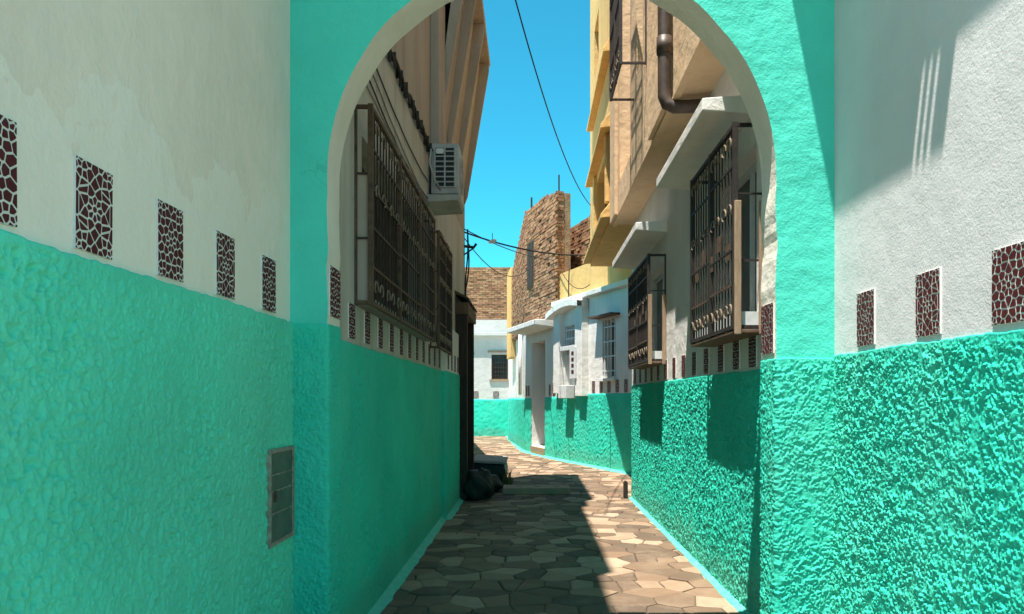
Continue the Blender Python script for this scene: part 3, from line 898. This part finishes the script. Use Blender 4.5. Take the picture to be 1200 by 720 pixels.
# ================================================================== WHITE HOUSE WITH YELLOW PARAPET (bend of the alley)
wh = thing('house', 'white house with barred window and yellow parapet where the alley bends', 'house', (1.4, 16.2, 0))
D1 = math.hypot(B[2][0] - B[0][0], B[2][1] - B[0][1])
def onB(i, j, u, off=0.0):
    a = Vector((*B[i], 0)); b = Vector((*B[j], 0)); t = (b - a).normalized(); n = Vector((-t.y, t.x, 0))
    return a + t * u + n * off, t, n
# u positions: window 2.1..2.75, niche 3.6..4.5
facade('wall', B[0], B[2], 0, 3.72, wh, 'white', side=1, openings=((1.75, 2.35, 1.92, 3.15), (3.45, 4.35, 1.62, 3.2)), reveal=0.3, thick=0.8)
dado('dado', [B[0], B[2]], -0.02, 1.60, wh, 0.010, 0.022, side=1, seed=91)
spill([B[0], B[2]], 0.14, wh, 1, 12.0, 0.05)
facade('parapet', onB(0, 2, 0, -0.05)[0].xy, onB(0, 2, D1, -0.05)[0].xy, 3.83, 4.52, wh, 'yellow', side=1, thick=0.3)
p_, t_, n_ = onB(0, 2, 0)
def obox(name, mat, parent, P, t, n, u0, u1, d0, d1, z0, z1, bevel=0.0):
    """box in a wall frame: u along the wall, d out of the wall"""
    c = P + t * u0 + n * d0
    m = MB()
    vs = []
    for z in (0, z1 - z0):
        for d in (0, d1 - d0):
            for u in (0, u1 - u0):
                vs.append(t * u + n * d + Vector((0, 0, z)))
    m.add(vs, [(0, 2, 3, 1), (4, 5, 7, 6), (0, 1, 5, 4), (2, 6, 7, 3), (0, 4, 6, 2), (1, 3, 7, 5)])
    return m.at(name, mat, parent, (c.x, c.y, z0), bevel=bevel)
obox('cornice', 'white', wh, p_, t_, n_, 0, D1, -0.1, 0.16, 3.722, 3.83, 0.01)
def owin(parent, P, t, n, u0, u1, z0, z1, depth, bars=5, frame='paintw', pane='glass', barmat='paintw'):
    r = obox('window', frame, parent, P, t, n, u0, u1, -depth - 0.03, -depth, z0, z1)
    obox('pane', pane, r, P, t, n, u0 + 0.05, u1 - 0.05, -depth + 0.002, -depth + 0.012, z0 + 0.05, z1 - 0.05)
    for q in range(bars):
        uu = u0 + (u1 - u0) * (q + 0.5) / bars
        obox('bar', barmat, r, P, t, n, uu - 0.012, uu + 0.012, -0.03, -0.01, z0, z1)
    for q in range(4):
        zz = z0 + (z1 - z0) * (q + 0.5) / 4
        obox('rail', barmat, r, P, t, n, u0, u1, -0.031, -0.009, zz - 0.012, zz + 0.012)
    return r
owin(wh, p_, t_, n_, 1.75, 2.35, 1.92, 3.15, 0.2, 4)
obox('window_lintel', 'ironb', wh, p_, t_, n_, 1.55, 2.6, 0.002, 0.22, 3.2, 3.24)
obox('window_sill', 'white', wh, p_, t_, n_, 1.7, 2.4, 0.002, 0.07, 1.86, 1.92, 0.005)
owin(wh, p_, t_, n_, 3.45, 4.35, 2.4, 3.2, 0.26, 6)
obox('niche_rail', 'paintw', wh, p_, t_, n_, 3.4, 4.4, 0.002, 0.10, 2.62, 2.72, 0.006)
obox('niche_panel', 'white', wh, p_, t_, n_, 3.452, 4.348, -0.28, -0.16, 1.63, 2.39)
obox('pilaster', 'white', wh, p_, t_, n_, 3.05, 3.42, 0.002, 0.16, 1.55, 3.72, 0.008)
obox('pilaster', 'white', wh, p_, t_, n_, 4.40, 4.78, 0.002, 0.12, 1.62, 3.60, 0.008)
# curved pediment over the niche
m = MB(); arcp = []
for q in range(13):
    u = 3.0 + 1.85 * q / 12
    arcp.append((u, 3.30 + 0.30 * math.sin(math.pi * (0.12 + 0.60 * (1 - q / 12)))))
for a, b in zip(arcp, arcp[1:]):
    quad = []
    for (u, z) in (a, b):
        for dz in (0, 0.13):
            for d in (0.0, 0.30):
                quad.append(p_ + t_ * u + n_ * d + Vector((0, 0, z + dz)))
    m.add(quad, [(0, 1, 5, 4), (2, 6, 7, 3), (1, 3, 7, 5), (0, 4, 6, 2)])
m.build('pediment', 'white', wh)
# slanting sign board with maroon marks and meter box
sb = obox('notice_board', 'paintw', wh, p_, t_, n_, 3.32, 3.62, 0.165, 0.20, 1.95, 2.65)
for q in range(4):
    obox('painted_mark', 'maroon', sb, p_, t_, n_, 3.39, 3.52, 0.201, 0.205, 2.06 + q * 0.14, 2.14 + q * 0.14)
obox('meter_box', 'paintw', wh, p_, t_, n_, 3.7, 4.15, 0.002, 0.26, 1.50, 1.80, 0.01)
for q in range(13):
    u = 0.55 + q * 0.37
    if 3.0 < u < 4.7: continue
    c = p_ + t_ * u
    tile(wh, c.x + n_.x * 0.004, c.y + n_.y * 0.004, 1.62, math.atan2(t_.y, t_.x) + math.pi, q, 0.85, 1.0)

# ================================================================== BRICK HOUSE
bh = thing('house', 'tall brick house with white doorway base and pole on its parapet', 'house', (0.2, 19.5, 0))
L23 = math.hypot(B[3][0] - B[2][0], B[3][1] - B[2][1]); L34 = math.hypot(B[4][0] - B[3][0], B[4][1] - B[3][1])
facade('base_wall', B[2], B[3], 0, 3.42, bh, 'white', side=1, openings=((0.95, 2.15, 0.22, 3.0),), reveal=0.45, thick=0.9)
facade('base_wall', B[3], B[5], 0, 3.42, bh, 'white', side=1, thick=0.9)
P2, T2, N2 = onB(2, 3, 0); P3, T3, N3 = onB(3, 4, 0)
dado('dado', [onB(2, 3, 0.0)[0].xy, onB(2, 3, 0.95)[0].xy], -0.02, 1.53, bh, 0.011, 0.05, side=1, seed=14)
dado('dado', [onB(2, 3, 2.15)[0].xy, B[3], B[4], B[5]], -0.02, 1.50, bh, 0.011, 0.05, side=1, seed=15)
spill([B[2], B[3], B[5]], 0.16, bh, 1, 31.0, 0.05)
dd = obox('door', 'wood', bh, P2, T2, N2, 0.95, 2.15, -0.44, -0.38, 0.23, 3.0)
for q in range(3):
    obox('door_panel', 'wooddark', dd, P2, T2, N2, 1.08 + q * 0.35, 1.34 + q * 0.35, -0.38, -0.36, 0.5, 2.7, 0.005)
obox('doorstep', 'woodl', bh, P2, T2, N2, 0.95, 2.15, -0.3, 0.04, 0.0, 0.215, 0.008)
m = MB(); q0 = [P2 + T2 * 0.1 + N2 * d + Vector((0, 0, z)) for d, z in ((0, 3.25), (0.55, 3.30), (0.55, 3.42), (0, 3.45))]
m.prism(q0, T2 * 2.6); m.build('door_hood', 'white', bh, bevel=0.01)
for u in (0.25, 0.55, 2.4, 2.62):
    c = P2 + T2 * u
    tile(bh, c.x + N2.x * 0.004, c.y + N2.y * 0.004, 1.56, math.atan2(T2.y, T2.x) + math.pi, 0, 0.85, 1.1)
# small downpipe and lamp bits on the base
MB().tube([P3 + T3 * 0.6 + N3 * 0.1 + Vector((0, 0, z)) for z in (1.6, 3.4)], 0.05, 8).build('downpipe', 'white', bh, smooth=True)
# yellow corner strip
obox('corner_strip', 'yellow', bh, P3, T3, N3, 4.2, 5.9, -0.3, 0.06, 2.9, 5.9)
# brick walls: mortar core plus separate bricks
brick_me = MB().box(0, 0.225, -0.03, 0.0, 0, 0.062).mesh('brick', 'brick')
stuffm = MB(); nb = [0]
def brick_wall(P, t, n, L, z0, ztop, limit):
    ang = math.atan2(t.y, t.x) + math.pi
    z = z0; r = 0
    while z < max(ztop(0), ztop(L)):
        u = -0.12 * (r % 2)
        while u < L - 0.08:
            wd = min(0.225, L - u)
            if z + 0.06 < ztop(u + 0.1) and random.random() > 0.03:
                dpt = random.uniform(0.008, 0.034)
                c = P + t * (u + 0.225) + n * (dpt - 0.03 + 0.03)
                if nb[0] < 298 and limit and u < 1.75:
                    o = link('brick', brick_me, bh, (c.x, c.y, z + random.uniform(-0.004, 0.004)), (0, random.uniform(-0.02, 0.02), ang))
                    nb[0] += 1
                else:
                    b0 = P + t * max(u, 0) + n * (dpt - 0.03) + Vector((0, 0, z))
                    vs = [b0 + t * du + n * dn + Vector((0, 0, dz)) for dz in (0, 0.062) for dn in (0, 0.03) for du in (0, wd - 0.012)]
                    stuffm.add(vs, [(0, 2, 3, 1), (4, 5, 7, 6), (0, 1, 5, 4), (2, 6, 7, 3), (0, 4, 6, 2), (1, 3, 7, 5)])
            u += 0.238
        z += 0.075 if r % 7 else 0.098; r += 1
ztA = lambda u: 6.55 + 0.05 * math.sin(u * 2) + 0.09 * u
ztB = lambda u: 6.75 - 0.22 * u
def stepped_core(P, t, n, L, z0, ztop, thick):
    k_ = max(1, round(L / 0.48)); m = MB()
    for i in range(k_):
        a = P + t * (L * i / k_) - n * 0.0; b = P + t * (L * (i + 1) / k_)
        zt = min(ztop(L * i / k_), ztop(L * (i + 1) / k_)) - 0.03
        m.prism([a + Vector((0, 0, z0)), b + Vector((0, 0, z0)), b + Vector((0, 0, zt)), a + Vector((0, 0, zt))], -n * thick)
    return m.build('brick_core', 'bmortar', bh)
stepped_core(P2, T2, N2, L23, 3.425, ztA, 0.35)
stepped_core(P3, T3, N3, L34, 3.425, ztB, 0.35)
brick_wall(P2, T2, N2, L23, 3.47, ztA, True)
brick_wall(P3, T3, N3, L34, 3.47, ztB, False)
# flank wall set back behind the yellow parapet
Pf = Vector((1.75, 17.2, 0)); Pg = Vector((0.70, 20.1, 0)); Tf = (Pg - Pf).normalized(); Nf = Vector((-Tf.y, Tf.x, 0))
ztF = lambda u: 6.05 - 0.05 * u
stepped_core(Pf, Tf, Nf, (Pg - Pf).length, 3.3, ztF, 0.3)
brick_wall(Pf, Tf, Nf, (Pg - Pf).length, 4.2, ztF, False)
facade('brick_core', (B[2][0], B[2][1]), (B[2][0] + 0.16, B[2][1] + 0.05), 3.425, 6.5, bh, 'bmortar', side=-1, thick=0.3)
Ps = Vector((B[2][0] + 0.16, B[2][1] + 0.05, 0)); Pe = Vector((B[2][0], B[2][1], 0)); Ts = (Pe - Ps).normalized(); Ns = Vector((-Ts.y, Ts.x, 0))
brick_wall(Ps, Ts, Ns, (Pe - Ps).length, 4.2, lambda u: 6.58, False)
o = stuffm.build('bricks', 'brick', bh); o['kind'] = 'stuff'
bw = obox('window', 'wood', bh, P2, T2, N2, 1.75, 2.35, 0.036, 0.07, 4.45, 5.75)
for q in range(2):
    obox('shutter', 'wooddark', bw, P2, T2, N2, 1.79 + q * 0.27, 2.04 + q * 0.27, 0.071, 0.085, 4.5, 5.7)
MB().tube([P2 + T2 * 0.15 - N2 * 0.1 + Vector((0, 0, z)) for z in (6.4, 7.0)], 0.022, 6).build('roof_pole', 'iron', bh)
MB().tube([P2 + T2 * 2.5 - N2 * 0.1 + Vector((0, 0, z)) for z in (6.4, 7.05)], 0.03, 6).build('roof_pole', 'iron', bh)

# ================================================================== FAR HOUSE CLOSING THE VIEW
fh = thing('house', 'white far house with small grilled window and brick upper wall closing the alley', 'house', (-2.2, 29.2, 0))
FY = 29.2
facade('wall', (-6, FY), (0.2, FY), 0, 3.95, fh, 'white_dim', side=-1, openings=((4.42, 5.07, 2.25, 3.22),), reveal=0.15, thick=0.5)
dado('dado', [(-6, FY), (-0.9, FY)], -0.02, 1.46, fh, 0.011, 0.05, side=-1, seed=5)
obox('cornice', 'white_dim', fh, Vector((-6, FY, 0)), Vector((1, 0, 0)), Vector((0, -1, 0)), 0, 6.2, 0.0, 0.2, 3.952, 4.08, 0.01)
facade('attic_wall', (-6, FY + 0.1), (0.2, FY + 0.1), 4.081, 4.6, fh, 'white_dim', side=-1, thick=0.4)
facade('brick_core', (-6, FY + 0.25), (0.4, FY + 0.25), 4.601, 6.7, fh, 'bmortar', side=-1, thick=0.35)
fm = MB(); z = 4.64; r = 0
while z < 6.68:
    u = -4.2 - 0.12 * (r % 2)
    while u < 0.3:
        d = random.uniform(0.005, 0.035)
        fm.box(u, u + 0.225, FY + 0.25 - d, FY + 0.27, z, z + 0.062); u += 0.238
    z += 0.076; r += 1
o = fm.build('bricks', 'brick', fh); o['kind'] = 'stuff'
wv = box('window', 'wood', fh, -1.58, -0.93, FY + 0.08, FY + 0.12, 2.25, 3.22)
box('pane', 'glass', wv, -1.53, -0.98, FY + 0.068, FY + 0.078, 2.30, 3.17)
for q in range(6):
    box('bar', 'iron', wv, -1.53 + q * 0.105, -1.51 + q * 0.105, FY + 0.03, FY + 0.05, 2.25, 3.22)
for q in range(5):
    box('rail', 'iron', wv, -1.58, -0.93, FY + 0.028, FY + 0.052, 2.38 + q * 0.17, 2.40 + q * 0.17)
box('window_sill', 'woodl', fh, -1.66, -0.86, FY - 0.06, FY - 0.001, 2.18, 2.25)
box('window_lintel', 'woodl', fh, -1.72, -0.90, FY - 0.05, FY - 0.001, 3.30, 3.38)
for i, xx in enumerate((-4.0, -3.1, -2.2, -1.4)):
    tile(fh, xx, FY - 0.004, 1.5, '-y', i, 1.3, 1.1)

# ================================================================== SMALL THINGS ON THE GROUND
def lump(name, mat, loc, size, seed, flat=None, sub=3):
    bm = bmesh.new(); bmesh.ops.create_icosphere(bm, subdivisions=sub, radius=1)
    rr = random.Random(seed); ph = [rr.uniform(0, 6) for _ in range(9)]
    for v in bm.verts:
        p = v.co.copy()
        f = 1 + 0.10 * math.sin(3 * p.x + ph[0]) * math.sin(3.3 * p.y + ph[1]) + 0.08 * math.sin(6 * p.z + 4 * p.x + ph[2]) + 0.05 * math.sin(11 * p.y + ph[3] + 7 * p.z) + 0.05 * abs(math.sin(7 * math.atan2(p.y, p.x) + 5 * p.z + ph[4])) + 0.06 * math.sin(4 * p.z + 2 * p.y + ph[5]) + 0.03 * abs(math.sin(14 * p.x + 9 * p.z + ph[6]))
        q = Vector((p.x, p.y, p.z)) * f
        mx = max(abs(q.x), abs(q.y)); s = 1 + 0.15 * (1 - abs(q.z))
        v.co = Vector((q.x * size[0] * s, q.y * size[1] * s, max(q.z, -0.72) * size[2] + 0.72 * size[2]))
        if flat and v.co.z > flat: v.co.z = flat + (v.co.z - flat) * 0.12
    me = bpy.data.meshes.new(name); bm.to_mesh(me); bm.free()
    me.materials.append(M[mat])
    me.polygons.foreach_set('use_smooth', [True] * len(me.polygons))
    return link(name, me, None, loc)
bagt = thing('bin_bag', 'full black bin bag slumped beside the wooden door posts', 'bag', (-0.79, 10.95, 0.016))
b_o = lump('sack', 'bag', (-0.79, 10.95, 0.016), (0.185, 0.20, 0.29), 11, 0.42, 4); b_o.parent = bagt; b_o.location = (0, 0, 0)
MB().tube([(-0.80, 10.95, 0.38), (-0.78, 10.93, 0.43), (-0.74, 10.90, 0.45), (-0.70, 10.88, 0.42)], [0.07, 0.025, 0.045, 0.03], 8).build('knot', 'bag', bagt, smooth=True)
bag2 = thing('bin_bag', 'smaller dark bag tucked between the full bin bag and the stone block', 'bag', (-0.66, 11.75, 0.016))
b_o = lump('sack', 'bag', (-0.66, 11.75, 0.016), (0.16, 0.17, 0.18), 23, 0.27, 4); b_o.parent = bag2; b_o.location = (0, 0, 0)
blk = thing('stone_block', 'dark rough stone block with flat pale top behind the bin bag', 'stone', (-0.72, 13.4, 0.01))
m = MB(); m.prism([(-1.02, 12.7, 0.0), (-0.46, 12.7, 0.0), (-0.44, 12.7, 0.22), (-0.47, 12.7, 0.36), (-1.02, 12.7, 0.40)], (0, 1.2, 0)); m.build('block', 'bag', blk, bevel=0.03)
m = MB(); m.prism([(-1.04, 12.66, 0.402), (-0.44, 12.66, 0.37), (-0.44, 12.66, 0.415), (-1.04, 12.66, 0.455)], (0, 1.28, 0)); m.build('top_slab', 'concrete', blk, bevel=0.012)
wd = MB(); rr = random.Random(3)
for q in range(70):
    x, y = -0.42 + rr.uniform(-0.06, 0.08), 12.55 + rr.uniform(-0.5, 0.2)
    a = rr.uniform(0, 6.3); h_ = rr.uniform(0.08, 0.30); l_ = rr.uniform(0.02, 0.09); ww = 0.012
    p0 = Vector((x, y, 0.01)); p1 = p0 + Vector((math.cos(a) * l_ * 0.5, math.sin(a) * l_ * 0.5, h_ * 0.7)); p2 = p0 + Vector((math.cos(a) * l_, math.sin(a) * l_, h_))
    sd = Vector((-math.sin(a), math.cos(a), 0)) * ww
    wd.add([p0 - sd, p0 + sd, p1 + sd, p1 - sd, p2], [(0, 1, 2, 3), (3, 2, 4)])
tag(wd.build('weed', 'leaf'), 'tuft of yellowing weeds growing against the stone block', 'plant')
dc = thing('drain_cover', 'long pale slab drain cover lying across the shaded paving', 'drain cover', (0.07, 11.75, 0.018))
box('slab', 'stone', dc, -0.45, 0.60, 11.5, 11.95, 0.012, 0.11, 0.008)
for q in range(3):
    box('lifting_slot', 'acdark', dc, -0.25 + q * 0.3, -0.16 + q * 0.3, 11.70, 11.73, 0.1095, 0.1125)

# ================================================================== CABLES
def sagline(a, b, sag, n=18, wob=0.0):
    a = Vector(a); b = Vector(b); out = []
    for i in range(n + 1):
        f = i / n
        p = a.lerp(b, f); p.z -= sag * 4 * f * (1 - f)
        if 0 < i < n: p += Vector((random.uniform(-wob, wob), random.uniform(-wob, wob) * 0.3, random.uniform(-wob, wob)))
        out.append(p)
    return out
def pxp(x, y, d):      # pixel + distance along the alley -> point
    return Vector(((x - 623) / 870 * d, d, 1.5 + (467 - y) / 870 * d))
def cable(pts, r, label, mat='cable', group=None):
    return tag(MB().tube(pts, r, 5).build('cable', mat, None, smooth=True), label, 'cable', group)
cable(sagline(pxp(592, -45, 8.0), (1.21, 15.2, 5.45), 0.42), 0.009, 'single overhead cable sloping across the sky to the yellow house')
A0 = Vector((LW + 0.0, 12.3, 4.25))
cable(sagline(A0, (1.2, 14.9, 4.38), 0.12), 0.015, 'thick black cable crossing the alley from the left house to the yellow house')
cable(sagline(A0 + Vector((0, 0, 0.05)), onB(2, 3, 0.2)[0] + Vector((0, 0, 4.9)), 0.1), 0.010, 'thin black cable running from the left house corner to the brick house')
cable(sagline(A0 + Vector((0, 0, -0.1)), onB(2, 3, 1.6)[0] + Vector((0, 0, 5.2)), 0.55), 0.009, 'slack thin cable hanging low from the left house to the brick wall')
cable(sagline(onB(2, 3, 0.15, 0.05)[0] + Vector((0, 0, 5.1)), onB(0, 2, 2.9, 0.03)[0] + Vector((0, 0, 4.0)), 0.4), 0.010, 'cable drooping across the yellow parapet from the brick house')
cable([onB(0, 2, 4.0, 0.03)[0] + Vector((0, 0, 4.7)), onB(0, 2, 4.0, 0.05)[0] + Vector((0, 0, 4.3)), onB(0, 2, 4.02, 0.05)[0] + Vector((0, 0, 3.84))], 0.014, 'short cable dropping down the yellow parapet')
# thick tied bundle along the paint line of the left house
bt = thing('cable_bundle', 'tied bundle of black cables running along the left house above its windows', 'cable', (LW, 6.5, 4.2))
for q in range(3):
    pts = []
    for i in range(40):
        f = i / 39; yy = AB + 0.35 + f * 3.45
        pts.append((LW + 0.03 + 0.016 * math.sin(i * 0.8 + q * 2.1), yy, 4.17 + 0.02 * math.cos(i * 0.8 + q * 2.1) - 0.05 * abs(math.sin(f * math.pi * 5)) + 0.012 * math.sin(i * 2.3 + q)))
    MB().tube(pts, 0.012, 5).build('strand', 'cable', bt, smooth=True)
for i in range(11):
    yy = AB + 0.5 + i * 0.31 + random.uniform(-0.1, 0.1)
    zz = 4.15 + random.uniform(-0.02, 0.01)
    box('cable_tie', 'iron', bt, LW, LW + 0.058, yy, yy + 0.012, zz - random.uniform(0.02, 0.05), zz + 0.04)
for q, (z0_, z1_, sg) in enumerate(((3.95, 3.8, 0.10), (3.85, 3.55, 0.06), (3.75, 3.62, 0.12), (3.62, 3.58, 0.05))):
    cable([Vector((LW + 0.012, p.y, p.z)) for p in sagline((LW, AB + 0.1, z0_), (LW, 7.9, z1_), sg, 16, 0.006)], 0.006, ('topmost thin black cable of four strung over the left window cage', 'pale cable below the topmost of four over the left window cage', 'lower slack black cable strung over the left window cage', 'lowest pale cable close above the frame of the left window cage')[q], 'cableg' if q % 2 else 'cable')
cable([(LW + 0.06, 7.75, 4.1), (LW + 0.05, 7.7, 3.95), (LW + 0.09, 7.78, 3.8), (LW + 0.13, 7.95, 3.74), (LW + 0.14, 8.0, 3.78)], 0.011, 'pale hose curling into the air conditioner', 'ac')
# tangled drop wires on the far corner of the left house
for q, lab in enumerate(('black drop wire hanging down the far corner of the left house', 'looped black wire dangling from the far corner of the left house')):
    pts = [(LW + 0.05 + 0.10 * math.sin(i * 0.5 + q * 1.7) * (i / 16), 12.3 - 0.02 * q, 4.3 - i * 0.13 - q * 0.1) for i in range(17 - q * 5)]
    cable(pts, 0.013, lab)
ib = thing('wall_bracket', 'black iron cable bracket sticking out from the far corner of the left house', 'bracket', (LW, 12.2, 3.9))
MB().tube([(LW, 12.2, 4.0), (LW + 0.16, 12.2, 3.98), (LW + 0.20, 12.2, 4.04)], 0.025, 6).build('arm', 'iron', ib)
MB().tube([(LW, 12.2, 3.86), (LW + 0.16, 12.2, 3.97)], 0.014, 6).build('stay', 'iron', ib)
lp = thing('hanging_lamp', 'small white lamp hanging from the cables above the alley', 'lamp', pxp(577, 283, 12.6))
c = pxp(577, 283, 12.6)
bm = bmesh.new(); bmesh.ops.create_uvsphere(bm, u_segments=12, v_segments=8, radius=1)
for v in bm.verts: v.co = Vector((v.co.x * 0.075, v.co.y * 0.045, v.co.z * 0.035 + v.co.x * 0.018))
me = bpy.data.meshes.new('lamp_glass'); bm.to_mesh(me); bm.free(); me.materials.append(M['lamp'])
link('lamp_glass', me, lp, c)
MB().tube([c + Vector((0, 0, 0.03)), c + Vector((0.0, 0, 0.14))], 0.006, 5).build('hanger', 'cable', lp)
